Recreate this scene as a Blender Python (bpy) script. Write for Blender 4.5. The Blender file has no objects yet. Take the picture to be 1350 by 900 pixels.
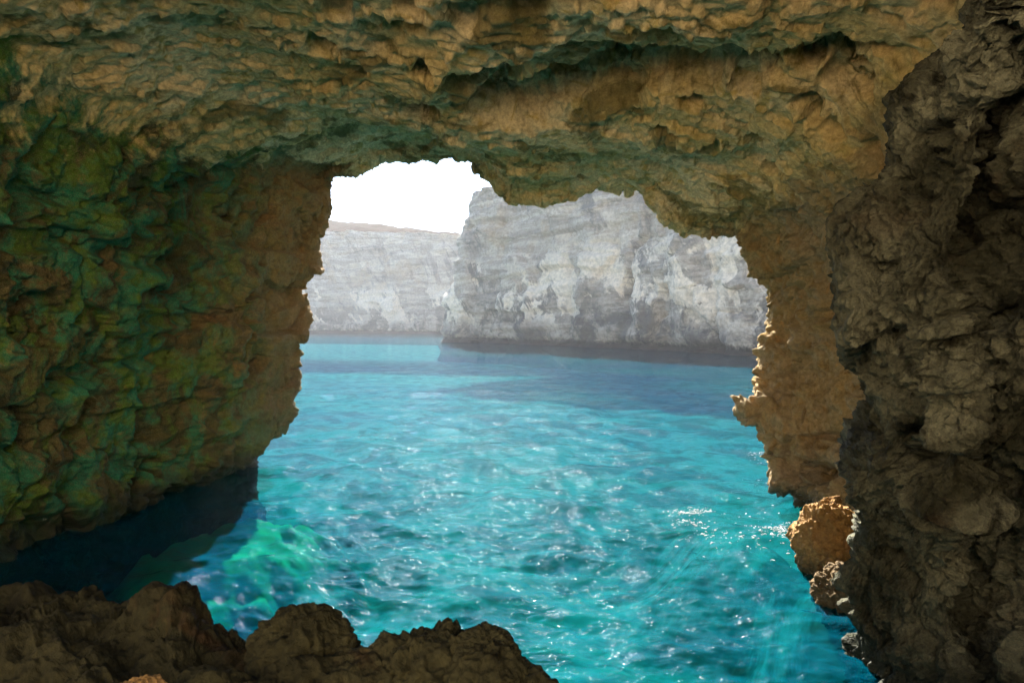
import bpy, math, random
import numpy as np
from mathutils import Vector, Matrix

# ------------------------------------------------------------------ camera, sky, sun, exposure
sc = bpy.context.scene
CAM_Z = 6.0
PITCH = math.atan(25.0 / 900.0)            # horizon sits 25 px above the middle of a 1350x900 frame
cam_d = bpy.data.cameras.new('camera')
cam = bpy.data.objects.new('camera', cam_d)
sc.collection.objects.link(cam)
cam.location = (0, 0, CAM_Z)
cam.rotation_euler = (math.pi / 2 - PITCH, 0, 0)
cam_d.sensor_width = 36.0
cam_d.lens = 24.0
cam_d.clip_start = 0.05
cam_d.clip_end = 6000
cam_d.dof.use_dof = True
cam_d.dof.focus_distance = 30.0
cam_d.dof.aperture_fstop = 4.5
sc.camera = cam

SUN_EL, SUN_AZ = math.radians(32.5), math.radians(-2.5)      # azimuth to the right of the view axis
world = bpy.data.worlds.new('World'); sc.world = world; world.use_nodes = True
wn = world.node_tree
sky = wn.nodes.new('ShaderNodeTexSky'); sky.sky_type = 'NISHITA'; sky.sun_disc = False
sky.sun_elevation = SUN_EL; sky.sun_rotation = SUN_AZ
sky.air_density = 0.7; sky.dust_density = 0.1; sky.ozone_density = 1.0
wn.links.new(sky.outputs[0], wn.nodes['Background'].inputs[0])
wn.nodes['Background'].inputs[1].default_value = 0.05
sun_d = bpy.data.lights.new('sun', 'SUN'); sun_d.energy = 5.0; sun_d.angle = math.radians(0.5)
sun_d.color = (1.0, 0.95, 0.87)
sun = bpy.data.objects.new('sun', sun_d); sc.collection.objects.link(sun)
sv = Vector((math.sin(SUN_AZ) * math.cos(SUN_EL), math.cos(SUN_AZ) * math.cos(SUN_EL), math.sin(SUN_EL)))
sun.rotation_euler = sv.to_track_quat('Z', 'Y').to_euler()
sun.location = sv * 200

sc.view_settings.view_transform = 'Standard'; sc.view_settings.look = 'None'
sc.view_settings.exposure = 3.15; sc.view_settings.gamma = 1.0
sc.view_settings.use_curve_mapping = False
sc.render.engine = 'CYCLES'
cy = sc.cycles
cy.use_denoising = True
cy.max_bounces = 12; cy.diffuse_bounces = 7; cy.glossy_bounces = 4; cy.transparent_max_bounces = 12
cy.volume_bounces = 1
cy.sample_clamp_direct = 9.0; cy.sample_clamp_indirect = 8.0; cy.blur_glossy = 2.0
cy.caustics_reflective = True; cy.caustics_refractive = False

# ------------------------------------------------------------------ numpy noise
U32 = np.uint32
def _hash(ix, iy, iz, seed):
    with np.errstate(over='ignore'):
        h = (ix.astype(np.int64).astype(U32) * U32(374761393)) ^ (iy.astype(np.int64).astype(U32) * U32(668265263)) \
            ^ (iz.astype(np.int64).astype(U32) * U32(2147483647 - 83)) ^ U32((seed * 974711 + 12345) & 0xffffffff)
        h = (h ^ (h >> U32(13))) * U32(1274126177)
        h = (h ^ (h >> U32(16))) * U32(2246822519)
        h ^= (h >> U32(15))
    return h
def noise(p, seed=0):
    p = p.astype(np.float32)
    f = np.floor(p); r = p - f; i = f.astype(np.int32)
    w = r * r * r * (r * (r * 6 - 15) + 10)
    out = np.zeros(len(p), np.float32)
    for dx in (0, 1):
        wx = w[:, 0] if dx else 1 - w[:, 0]
        for dy in (0, 1):
            wy = w[:, 1] if dy else 1 - w[:, 1]
            for dz in (0, 1):
                wz = w[:, 2] if dz else 1 - w[:, 2]
                h = _hash(i[:, 0] + dx, i[:, 1] + dy, i[:, 2] + dz, seed)
                gx = (h & U32(1023)).astype(np.float32) / 511.5 - 1
                gy = ((h >> U32(10)) & U32(1023)).astype(np.float32) / 511.5 - 1
                gz = ((h >> U32(20)) & U32(1023)).astype(np.float32) / 511.5 - 1
                out += wx * wy * wz * (gx * (r[:, 0] - dx) + gy * (r[:, 1] - dy) + gz * (r[:, 2] - dz))
    return out * 1.5
def fbm(p, octv=4, seed=0, gain=0.5, lac=2.03):
    a, s = 1.0, np.zeros(len(p), np.float32)
    for k in range(octv):
        s += a * noise(p, seed + k * 17); p = p * lac + 11.3; a *= gain
    return s
def ridged(p, octv=4, seed=0, gain=0.5):
    a, s = 1.0, np.zeros(len(p), np.float32)
    for k in range(octv):
        s += a * (1 - np.abs(noise(p, seed + k * 31)) * 2.2); p = p * 2.07 + 5.7; a *= gain
    return s - 0.9
def vec_noise(p, octv=2, seed=0):
    return np.stack([fbm(p, octv, seed), fbm(p + 31.7, octv, seed + 101), fbm(p - 57.1, octv, seed + 203)], 1)
def worley(p, seed=0, jit=0.8):
    """F1, F2, hash of nearest cell, offset from the nearest cell point (8-cell search)"""
    p = p.astype(np.float32)
    b = np.floor(p - 0.5).astype(np.int32)
    n = len(p)
    f1 = np.full(n, 9., np.float32); f2 = np.full(n, 9., np.float32)
    hh = np.zeros(n, U32); off = np.zeros((n, 3), np.float32)
    for dx in (0, 1):
        for dy in (0, 1):
            for dz in (0, 1):
                cx, cy_, cz = b[:, 0] + dx, b[:, 1] + dy, b[:, 2] + dz
                h = _hash(cx, cy_, cz, seed)
                o = np.stack([p[:, 0] - cx - 0.5 - ((h & U32(1023)).astype(np.float32) / 1023 - .5) * jit,
                              p[:, 1] - cy_ - 0.5 - (((h >> U32(10)) & U32(1023)).astype(np.float32) / 1023 - .5) * jit,
                              p[:, 2] - cz - 0.5 - (((h >> U32(20)) & U32(1023)).astype(np.float32) / 1023 - .5) * jit], 1)
                d = np.sqrt((o * o).sum(1))
                m = d < f1
                f2 = np.where(m, f1, np.minimum(f2, d)); f1 = np.where(m, d, f1)
                hh = np.where(m, h, hh); off[m] = o[m]
    return f1, f2, hh, off
def facet(p, seed=0, tilt=0.9, crack=0.5):
    """blocks with their own height and slope, cracks along the joints; about -1..1"""
    f1, f2, h, o = worley(p, seed)
    with np.errstate(over='ignore'):
        g = h * U32(2654435761); g ^= g >> U32(15)
    r = (g & U32(255)).astype(np.float32) / 127.5 - 1
    tx = ((g >> U32(8)) & U32(255)).astype(np.float32) / 127.5 - 1
    ty = ((g >> U32(16)) & U32(255)).astype(np.float32) / 127.5 - 1
    tz = ((g >> U32(24)) & U32(255)).astype(np.float32) / 127.5 - 1
    e = f2 - f1
    return r * 0.7 + tilt * (tx * o[:, 0] + ty * o[:, 1] + tz * o[:, 2]) - crack * np.exp(-(e / 0.06) ** 2)
def sstep(a, b, x):
    t = np.clip((x - a) / (b - a), 0, 1); return t * t * (3 - 2 * t)

# ------------------------------------------------------------------ geometry helpers
F = np.array([0, math.cos(PITCH), -math.sin(PITCH)]); R_ = np.array([1., 0, 0]); UPV = np.array([0, math.sin(PITCH), math.cos(PITCH)])
def at(px, py, d):
    """a place in the world seen at that spot of the photograph, d metres out"""
    return np.array([0, 0, CAM_Z]) + d * (F + (px - 675) / 900 * R_ + (450 - py) / 900 * UPV)
def spline(t, P, tt):
    """cubic Hermite through P (n, ...) at knots t, sampled at tt"""
    t = np.asarray(t, float); P = np.asarray(P, float)
    n = len(t); dt = np.diff(t); sl = np.diff(P, axis=0) / dt.reshape(-1, *([1] * (P.ndim - 1)))
    m = np.empty_like(P); m[0] = sl[0]; m[-1] = sl[-1]
    sh = [-1] + [1] * (P.ndim - 1)
    a = dt[1:].reshape(sh); b = dt[:-1].reshape(sh)
    m[1:-1] = (a * sl[:-1] + b * sl[1:]) / (a + b)
    k = np.clip(np.searchsorted(t, tt, side='right') - 1, 0, n - 2)
    h = dt[k].reshape(sh); s = ((tt - t[k]) / dt[k]).reshape(sh)
    s2, s3 = s * s, s * s * s
    return (2 * s3 - 3 * s2 + 1) * P[k] + (s3 - 2 * s2 + s) * h * m[k] + (-2 * s3 + 3 * s2) * P[k + 1] + (s3 - s2) * h * m[k + 1]
def grid_normals(G):
    du = np.gradient(G, axis=0); dv = np.gradient(G, axis=1)
    n = np.cross(du, dv); return n / np.maximum(np.linalg.norm(n, axis=2, keepdims=True), 1e-9)
def mesh_from(name, V, Q, mat, smooth=True):
    me = bpy.data.meshes.new(name)
    V = np.ascontiguousarray(V, np.float32); Q = np.ascontiguousarray(Q, np.int32)
    k = Q.shape[1]
    me.vertices.add(len(V)); me.vertices.foreach_set('co', V.ravel())
    me.loops.add(Q.size); me.loops.foreach_set('vertex_index', Q.ravel())
    me.polygons.add(len(Q)); me.polygons.foreach_set('loop_start', np.arange(0, Q.size, k, dtype=np.int32))
    me.polygons.foreach_set('use_smooth', np.full(len(Q), smooth))
    me.update(calc_edges=True); me.validate()
    if mat: me.materials.append(mat)
    o = bpy.data.objects.new(name, me); sc.collection.objects.link(o)
    return o
def grid_obj(name, G, mat, flip=False, zone=None):
    nu, nv = G.shape[:2]
    i = (np.arange(nu - 1)[:, None] * nv + np.arange(nv - 1)[None]).ravel()
    Q = np.stack([i, i + 1, i + nv + 1, i + nv], 1)
    if flip: Q = Q[:, ::-1]
    o = mesh_from(name, G.reshape(-1, 3), Q, mat)
    if zone is not None:
        at_ = o.data.attributes.new('zone', 'FLOAT', 'POINT')
        at_.data.foreach_set('value', np.repeat(zone, nv).astype(np.float32))
    return o
def tag(o, label, cat, group=None, kind=None):
    o['label'] = label; o['category'] = cat
    if group: o['group'] = group
    if kind: o['kind'] = kind
    return o

# ------------------------------------------------------------------ materials
class NT:
    def __init__(s, name):
        s.m = bpy.data.materials.new(name); s.m.use_nodes = True
        s.t = s.m.node_tree; s.t.nodes.clear()
        s.out = s.n('ShaderNodeOutputMaterial')
        s.pos = s.n('ShaderNodeNewGeometry').outputs['Position']
    def n(s, ty, **kw):
        nd = s.t.nodes.new(ty)
        for k, v in kw.items(): setattr(nd, k, v)
        return nd
    def put(s, sock, v):
        if isinstance(v, bpy.types.NodeSocket): s.t.links.new(v, sock)
        elif v is not None: sock.default_value = v if not isinstance(v, tuple) or len(v) != 3 or sock.type == 'VECTOR' else (*v, 1)
    def noise(s, scale, detail=4, rough=0.55, vec=None, dist=0.0, stretch=None, ofs=(0, 0, 0)):
        mp = s.n('ShaderNodeMapping'); s.put(mp.inputs['Vector'], vec or s.pos)
        mp.inputs['Location'].default_value = ofs
        if stretch: mp.inputs['Scale'].default_value = stretch
        nd = s.n('ShaderNodeTexNoise'); s.put(nd.inputs['Vector'], mp.outputs[0])
        nd.inputs['Scale'].default_value = scale; nd.inputs['Detail'].default_value = detail
        nd.inputs['Roughness'].default_value = rough; nd.inputs['Distortion'].default_value = dist
        return nd.outputs['Fac']
    def ramp(s, v, a, b, lo=0.0, hi=1.0):
        nd = s.n('ShaderNodeMapRange', interpolation_type='SMOOTHSTEP'); s.put(nd.inputs[0], v)
        for i, x in enumerate((a, b, lo, hi)): nd.inputs[i + 1].default_value = x
        return nd.outputs[0]
    def math(s, op, a, b=None):
        nd = s.n('ShaderNodeMath', operation=op); s.put(nd.inputs[0], a); s.put(nd.inputs[1], b); return nd.outputs[0]
    def mix(s, f, a, b, mode='MIX'):
        nd = s.n('ShaderNodeMix', data_type='RGBA', blend_type=mode)
        s.put(nd.inputs[0], f); s.put(nd.inputs[6], a); s.put(nd.inputs[7], b); return nd.outputs[2]
    def xyz(s):
        nd = s.n('ShaderNodeSeparateXYZ'); s.put(nd.inputs[0], s.pos); return nd.outputs
    def bump(s, h, strength=1.0, dist=1.0, normal=None):
        nd = s.n('ShaderNodeBump'); s.put(nd.inputs['Height'], h); s.put(nd.inputs['Normal'], normal)
        nd.inputs['Strength'].default_value = strength; nd.inputs['Distance'].default_value = dist
        return nd.outputs[0]
    def principled(s, col, rough, normal=None, spec=0.3):
        nd = s.n('ShaderNodeBsdfPrincipled'); s.put(nd.inputs['Base Color'], col); s.put(nd.inputs['Roughness'], rough)
        s.put(nd.inputs['Normal'], normal); nd.inputs['Specular IOR Level'].default_value = spec
        s.t.links.new(nd.outputs[0], s.out.inputs['Surface']); return nd

def rock_material(name, a, b, c, algae=0.0, rust=0.25, wet_z=0.25, bump=1.0, dark=None, pale=0.5):
    t = NT(name)
    x, y, z = t.xyz()
    big = t.noise(0.35, 5, 0.6, dist=0.6)
    mid = t.noise(1.6, 6, 0.65, dist=0.8, ofs=(7, 3, 1))
    fine = t.noise(9, 6, 0.7, ofs=(2, 9, 4))
    grain = t.noise(46, 4, 0.75)
    col = t.mix(t.ramp(big, 0.38, 0.62), a, b)
    col = t.mix(t.ramp(mid, 0.5, 0.68), col, c)
    if dark: col = t.mix(t.ramp(t.noise(0.8, 5, 0.65, dist=1.0, ofs=(1, 17, 5)), 0.54, 0.66), col, dark)
    # iron-stained patches
    r = t.ramp(t.noise(0.75, 5, 0.6, dist=1.2, ofs=(21, 4, 8)), 0.57, 0.68)
    col = t.mix(t.math('MULTIPLY', r, rust), col, (0.9 * b[0] + .06, 0.55 * b[1], 0.35 * b[2]))
    if algae > 0:
        g1 = t.ramp(t.noise(0.55, 6, 0.66, dist=1.0, ofs=(4, 8, 15)), 0.44, 0.60)
        west = t.ramp(x, -5.0, -9.0)
        low = t.ramp(z, 12.5, 3.0, 0.65, 1.0)
        g = t.math('MULTIPLY', t.math('MULTIPLY', g1, west), t.math('MULTIPLY', low, algae))
        gc = t.mix(t.ramp(t.noise(1.3, 4, 0.6, ofs=(9, 9, 2)), 0.42, 0.6), (0.006, 0.075, 0.042), (0.045, 0.070, 0.012))
        col = t.mix(g, col, gc)
    col = t.mix(t.ramp(fine, 0.3, 0.72, 0.0, 1.0), t.mix(0.4, col, (0.0, 0.0, 0.0)), col)
    col = t.mix(t.ramp(grain, 0.35, 0.7, 0.0, pale), col, t.mix(1.0, col, (2.2, 2.1, 1.9), 'MULTIPLY'))
    # dark tide band
    tide = t.ramp(t.math('ADD', z, t.math('MULTIPLY', t.math('SUBTRACT', mid, 0.5), 0.9)), wet_z + 0.6, wet_z)
    col = t.mix(t.math('MULTIPLY', tide, 0.85), col, (0.025, 0.027, 0.018))
    h = t.math('ADD', t.math('MULTIPLY', fine, 0.05), t.math('MULTIPLY', grain, 0.012))
    # small solution pits with sharp rims
    wv = t.n('ShaderNodeVectorMath', operation='ADD'); t.put(wv.inputs[0], t.pos)
    ns_ = t.n('ShaderNodeTexNoise'); ns_.inputs['Scale'].default_value = 5; t.put(ns_.inputs['Vector'], t.pos)
    sc_ = t.n('ShaderNodeVectorMath', operation='SCALE'); t.put(sc_.inputs[0], ns_.outputs['Color']); sc_.inputs['Scale'].default_value = 0.12
    t.put(wv.inputs[1], sc_.outputs[0])
    for vs_, va in ((9.0, 0.055), (22.0, 0.022)):
        vo = t.n('ShaderNodeTexVoronoi'); vo.inputs['Scale'].default_value = vs_; t.put(vo.inputs['Vector'], wv.outputs[0])
        h = t.math('ADD', h, t.math('MULTIPLY', t.math('POWER', vo.outputs['Distance'], 1.5), va))
    n = t.bump(h, 1.0 * bump, 1.0)
    t.principled(col, t.ramp(tide, 0, 1, 0.9, 0.75), n, 0.08)
    return t.m

def cave_material():
    t = NT('cave_limestone')
    x, y, z = t.xyz()
    at_ = t.n('ShaderNodeAttribute', attribute_name='zone'); zone = at_.outputs['Fac']
    big = t.noise(0.33, 5, 0.6, dist=0.7)
    mid = t.noise(1.5, 6, 0.65, dist=0.9, ofs=(7, 3, 1))
    patch = t.noise(0.8, 6, 0.68, dist=1.3, ofs=(21, 4, 8))
    fine = t.noise(9, 6, 0.7, ofs=(2, 9, 4))
    grain = t.noise(40, 4, 0.75)
    wob = t.math('MULTIPLY', t.math('SUBTRACT', t.noise(0.6, 6, 0.7, dist=1.0, ofs=(5, 5, 31)), 0.5), 1.5)
    zn = t.math('ADD', zone, wob)
    is_c = t.ramp(zn, 0.38, 0.66); is_r = t.ramp(zn, 1.35, 1.65)
    # ceiling: golden tan, pale crusts, olive and near-black tones in random patches
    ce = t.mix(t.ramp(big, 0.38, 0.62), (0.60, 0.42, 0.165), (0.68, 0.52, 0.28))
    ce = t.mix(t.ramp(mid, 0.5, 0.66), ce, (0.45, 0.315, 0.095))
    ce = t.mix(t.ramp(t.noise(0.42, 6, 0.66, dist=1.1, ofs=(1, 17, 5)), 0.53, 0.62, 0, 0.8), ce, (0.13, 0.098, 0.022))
    # left wall: dark olive, brown, algae green, rust and lighter ochre towards the mouth
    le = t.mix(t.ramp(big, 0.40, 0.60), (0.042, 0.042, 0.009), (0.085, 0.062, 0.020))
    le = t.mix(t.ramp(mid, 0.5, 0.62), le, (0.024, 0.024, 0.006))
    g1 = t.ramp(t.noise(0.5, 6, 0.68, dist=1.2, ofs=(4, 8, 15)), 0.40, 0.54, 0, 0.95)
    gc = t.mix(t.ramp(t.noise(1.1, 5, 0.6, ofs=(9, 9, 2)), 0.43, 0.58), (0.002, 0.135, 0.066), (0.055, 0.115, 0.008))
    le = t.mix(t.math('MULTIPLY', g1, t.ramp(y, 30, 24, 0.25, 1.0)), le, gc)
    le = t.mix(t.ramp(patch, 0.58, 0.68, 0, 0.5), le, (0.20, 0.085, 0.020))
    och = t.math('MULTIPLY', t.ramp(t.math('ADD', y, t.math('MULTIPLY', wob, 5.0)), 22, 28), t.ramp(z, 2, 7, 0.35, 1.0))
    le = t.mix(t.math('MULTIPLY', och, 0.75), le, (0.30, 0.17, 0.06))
    ri = t.mix(t.ramp(big, 0.38, 0.62), (0.29, 0.195, 0.08), (0.27, 0.20, 0.11))
    ri = t.mix(t.ramp(mid, 0.5, 0.66), ri, (0.22, 0.135, 0.045))
    ri = t.mix(t.ramp(patch, 0.58, 0.68, 0, 0.6), ri, (0.45, 0.22, 0.06))
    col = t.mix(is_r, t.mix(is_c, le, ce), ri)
    col = t.mix(t.ramp(fine, 0.32, 0.68, 0.0, 1.0), t.mix(0.45, col, (0.02, 0.014, 0.0)), col)
    col = t.mix(t.ramp(grain, 0.4, 0.7, 0.0, 0.3), col, t.mix(0.35, col, (0.78, 0.60, 0.38)))
    tide = t.ramp(t.math('ADD', z, t.math('MULTIPLY', t.math('SUBTRACT', mid, 0.5), 1.6)), 1.1, 0.35)
    col = t.mix(t.math('MULTIPLY', tide, 0.85), col, (0.022, 0.024, 0.016))
    h = t.math('ADD', t.math('MULTIPLY', fine, 0.055), t.math('MULTIPLY', grain, 0.014))
    t.principled(col, t.ramp(tide, 0, 1, 0.9, 0.4), t.bump(h, 1.0, 1.0), 0.08)
    return t.m
M_CAVE = cave_material()
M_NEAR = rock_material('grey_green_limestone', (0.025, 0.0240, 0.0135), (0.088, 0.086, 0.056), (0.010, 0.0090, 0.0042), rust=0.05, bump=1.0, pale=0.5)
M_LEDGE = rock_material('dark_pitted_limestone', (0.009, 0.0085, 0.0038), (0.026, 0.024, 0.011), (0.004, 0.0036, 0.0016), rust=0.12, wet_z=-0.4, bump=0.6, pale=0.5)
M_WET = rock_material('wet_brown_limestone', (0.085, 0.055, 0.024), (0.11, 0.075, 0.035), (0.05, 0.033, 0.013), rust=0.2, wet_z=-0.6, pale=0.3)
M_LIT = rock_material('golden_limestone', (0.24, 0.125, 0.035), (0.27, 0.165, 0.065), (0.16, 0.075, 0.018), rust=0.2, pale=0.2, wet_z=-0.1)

def cliff_material():
    t = NT('grey_white_cliff')
    x, y, z = t.xyz()
    strata = t.noise(0.20, 6, 0.7, stretch=(0.22, 0.22, 1.7), dist=0.9)
    mpn = t.n('ShaderNodeMapping'); t.put(mpn.inputs['Vector'], t.pos); mpn.inputs['Rotation'].default_value = (0, 0.45, 0)
    streak = t.noise(0.15, 6, 0.65, vec=mpn.outputs[0], stretch=(1.3, 1.0, 0.24), dist=0.8, ofs=(3, 1, 8))
    blot = t.noise(0.045, 6, 0.6, dist=0.9, ofs=(12.5, 6, 3.2))
    fine = t.noise(1.1, 6, 0.7)
    col = t.mix(t.ramp(strata, 0.38, 0.64), (0.30, 0.265, 0.215), (0.56, 0.495, 0.395))
    col = t.mix(t.ramp(streak, 0.5, 0.66, 0, 0.75), col, (0.115, 0.112, 0.11))
    # fresh pale scars below mid height, warm band at two thirds
    mid_band = t.math('MULTIPLY', t.ramp(z, 2, 9), t.ramp(z, 30, 20))
    scar = t.math('MULTIPLY', t.ramp(t.math('ADD', t.math('MULTIPLY', blot, 0.6), t.math('MULTIPLY', streak, 0.4)), 0.50, 0.54), mid_band)
    col = t.mix(scar, col, (0.76, 0.665, 0.52))
    dk = t.math('MULTIPLY', t.ramp(t.noise(0.12, 6, 0.7, dist=0.8, ofs=(1, 4, 40)), 0.44, 0.56), t.ramp(z, 20, 6))
    dk = t.math('MULTIPLY', dk, t.math('SUBTRACT', 1.0, scar))
    col = t.mix(t.math('MULTIPLY', dk, 0.8), col, (0.06, 0.058, 0.056))
    warm = t.math('MULTIPLY', t.ramp(t.noise(0.06, 5, 0.6, ofs=(8, 2, 1)), 0.5, 0.62), t.ramp(z, 20, 30, 0.1, 0.6))
    col = t.mix(warm, col, (0.46, 0.35, 0.23))
    base = t.ramp(t.math('ADD', z, t.math('MULTIPLY', fine, 2.0)), 3.3, 1.9)
    col = t.mix(base, col, (0.035, 0.031, 0.027))
    col = t.mix(t.ramp(fine, 0.3, 0.7), t.mix(0.4, col, (0, 0, 0)), col)
    n = t.bump(t.math('ADD', t.math('MULTIPLY', fine, 0.5), t.math('MULTIPLY', strata, 1.0)), 0.8, 1.0)
    t.principled(col, 0.9, n, 0.2)
    return t.m
M_CLIFF = cliff_material()
def plateau_material():
    t = NT('dry_garrigue')
    a = t.noise(0.12, 6, 0.7); b = t.noise(0.6, 6, 0.75, ofs=(3, 4, 5))
    col = t.mix(t.ramp(a, 0.4, 0.6), (0.040, 0.026, 0.018), (0.055, 0.040, 0.029))
    col = t.mix(t.ramp(b, 0.5, 0.62), col, (0.024, 0.020, 0.011))
    t.principled(col, 0.95, t.bump(b, 1.0, 1.0), 0.0); return t.m
M_DRY = plateau_material()

def water_material():
    t = NT('sea_water')
    r1 = t.noise(0.9, 3, 0.55, stretch=(1.0, 1.9, 1), dist=0.9)
    r2 = t.noise(3.1, 4, 0.6, stretch=(1.0, 1.5, 1), dist=0.6, ofs=(5, 2, 0))
    r3 = t.noise(8, 3, 0.6, ofs=(1, 7, 0))
    h = t.math('ADD', t.math('ADD', t.math('MULTIPLY', r1, 0.085), t.math('MULTIPLY', r2, 0.058)), t.math('MULTIPLY', r3, 0.008))
    nrm = t.bump(h, 1.0, 1.0)
    fr = t.n('ShaderNodeFresnel'); fr.inputs['IOR'].default_value = 1.33; t.put(fr.inputs['Normal'], nrm)
    gl = t.n('ShaderNodeBsdfGlossy'); gl.inputs['Roughness'].default_value = 0.026; t.put(gl.inputs['Normal'], nrm)
    gl.inputs['Color'].default_value = (1, 1, 1, 1)
    tr = t.n('ShaderNodeBsdfTransparent'); tr.inputs['Color'].default_value = (0.15, 0.79, 0.83, 1)
    patch = t.ramp(t.noise(0.05, 4, 0.55, ofs=(3, 2, 0)), 0.35, 0.65)
    df = t.n('ShaderNodeBsdfDiffuse'); t.put(df.inputs['Color'], t.mix(patch, (0.0, 0.020, 0.045), (0.0, 0.037, 0.050)))
    t.put(df.inputs['Normal'], nrm)
    m1 = t.n('ShaderNodeMixShader'); m1.inputs[0].default_value = 0.6
    t.t.links.new(tr.outputs[0], m1.inputs[1]); t.t.links.new(df.outputs[0], m1.inputs[2])
    m2 = t.n('ShaderNodeMixShader'); t.put(m2.inputs[0], t.math('MULTIPLY', fr.outputs[0], 0.34))
    t.t.links.new(m1.outputs[0], m2.inputs[1]); t.t.links.new(gl.outputs[0], m2.inputs[2])
    t.t.links.new(m2.outputs[0], t.out.inputs['Surface'])
    return t.m
M_WATER = water_material()
def seabed_material():
    t = NT('seabed_sand_and_weed')
    a = t.noise(0.22, 6, 0.65, dist=0.8); b = t.noise(1.5, 5, 0.7)
    col = t.mix(t.ramp(a, 0.45, 0.58), (0.25, 0.39, 0.35), (0.06, 0.11, 0.09))
    col = t.mix(t.ramp(b, 0.45, 0.7, 0, 0.5), col, (0.12, 0.11, 0.05))
    x, y, z = t.xyz()
    sand = t.math('MULTIPLY', t.ramp(t.math('ADD', z, t.math('MULTIPLY', b, 1.2)), -1.9, -0.9), t.ramp(x, -4, -6))
    col = t.mix(sand, col, (0.34, 0.62, 0.24))  # shallow sand patch; the sunlight on it is put into the bright green
    t.principled(col, 0.95); return t.m
M_BED = seabed_material()
def simple(name, col, rough=0.9):
    t = NT(name); v = t.noise(6, 5, 0.7)
    t.principled(t.mix(t.ramp(v, 0.3, 0.7), t.mix(0.25, col, (0, 0, 0)), col), rough); return t.m
M_BOUNCE = simple('bounce_limestone', (0.68, 0.55, 0.38), 0.95)  # pale, warm surface of the added slope that bounces light into the cave
M_FOAM = simple('white_foam', (0.30, 0.33, 0.33), 0.9)
M_SAND = simple('pale_green_sand', (0.30, 0.62, 0.33), 0.95)

# ------------------------------------------------------------------ rock relief
def relief(p, kind, near=1.0):
    """displacement in metres, positive = out of the rock"""
    q = p + 0.40 * vec_noise(p * 0.55, 2, 5)
    q2 = p + 0.12 * vec_noise(p * 1.7, 2, 9)
    st = np.array([1, 1, 1.6], np.float32)
    if kind == 'ceiling':
        d = 0.22 * fbm(p * 0.22, 3, 1)
        # broken beds: flat plates that end in low steps
        h = 3.2 * fbm((p + 0.5 * vec_noise(p * 0.9, 3, 81)) * np.array([.26, .34, .26]), 4, 82, 0.55)
        fl_ = np.floor(h); fr_ = h - fl_
        d += 0.12 * (fl_ + sstep(0.40, 0.60, fr_) + 0.25 * fr_)
        d += 0.12 * facet(q * np.array([.45, .6, .45]), 3, 1.0, 0.2) + 0.04 * facet(q2 * np.array([1.2, 1.6, 1.2]), 4, 1.1, 0.4)
        m = sstep(-0.05, 0.4, fbm(p * 0.45, 3, 44))
        f1, f2, _, _ = worley(q2 * np.array([1.5, 2.2, 1.5]), 6)
        d += 0.15 * m * (np.clip(f1, 0, 0.8) ** 1.5 - 0.3)
        m2 = sstep(-0.2, 0.3, fbm(p * 0.8, 3, 45))
        f1, f2, _, _ = worley(q2 * np.array([5.2, 6.5, 5.2]), 7)
        d += 0.055 * (np.clip(f1, 0, 0.8) ** 1.4 - 0.3) * (0.1 + m2)
        d += 0.02 * facet(q2 * np.array([3.5, 5.5, 3.5]), 14, 1.1, 0.5) * (1.1 - m2)
        d += 0.04 * ridged(p * np.array([1.2, 2.6, 1.2]), 5, 8, 0.58)
    elif kind == 'wall':
        d = 0.45 * fbm(p * 0.25, 3, 1)
        mb = sstep(-0.25, 0.45, fbm(p * 0.33, 3, 48))
        d += 0.50 * facet(q * np.array([.34, .34, .22]), 3, 1.0, 0.3) + 0.26 * mb * facet(q * np.array([.8, .8, .5]), 4, 1.1, 0.6)
        m = sstep(-0.2, 0.3, fbm(p * 0.6, 2, 45))
        d += 0.10 * facet(q2 * np.array([2.2, 2.2, 1.7]), 12, 1.1, 0.6) * (1.1 - mb) + 0.045 * facet(q2 * 5.5, 13, 1.1, 0.5) * m
        zz = p[:, 2] + 0.35 * p[:, 1] * 0.1 + 0.5 * fbm(p * 0.35, 2, 61)
        b_ = noise(np.stack([p[:, 0] * .08, p[:, 1] * .08, zz * 0.9], 1), 64)
        d += 0.28 * sstep(-0.05, 0.1, b_) + 0.10 * noise(np.stack([p[:, 0] * .1, p[:, 1] * .1, zz * 2.0], 1), 62) + 0.06 * noise(np.stack([p[:, 0] * .2, p[:, 1] * .2, zz * 5.0], 1), 63)
        d += 0.085 * ridged(p * np.array([1.8, 1.8, 1.3]), 5, 8, 0.55)
    elif kind == 'near':
        d = 0.32 * fbm(p * 0.4, 3, 1)
        mb = sstep(-0.25, 0.4, fbm(p * 0.6, 3, 49))
        d += 0.30 * facet(q * np.array([.5, .5, .36]), 35, 1.0, 0.2) + 0.17 * (0.3 + mb) * facet(q2 * np.array([1.4, 1.4, 1.0]), 24, 1.2, 0.6) + 0.06 * facet(q2 * np.array([4.2, 4.2, 3.0]), 25, 1.2, 0.6) + 0.025 * facet(p * 10, 29, 1.2, 0.5)
        f1, f2, _, _ = worley(q2 * 3.0, 26)
        m = sstep(-0.1, 0.3, fbm(p * 0.7, 2, 47))
        d += 0.26 * (0.2 + m) * (np.clip(f1, 0, 0.8) ** 1.3 - 0.3)
        f1, f2, _, _ = worley(q2 * 8.0, 27)
        d += 0.085 * (0.2 + m) * (np.clip(f1, 0, 0.8) ** 1.3 - 0.3)
        d += 0.07 * ridged(p * 3.2, 4, 28)
    return d.astype(np.float32)
def hollows(p, feats):
    """carved hollows and swellings: (centre, (rx, ry, rz), depth)"""
    w = p + 0.35 * vec_noise(p * 0.8, 3, 77)
    s = np.zeros(len(p), np.float32)
    for c, r, dep in feats:
        k = np.sqrt((((w - c) / np.array(r)) ** 2).sum(1))
        s += dep * sstep(1.05, 0.55, k)
    return s

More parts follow.
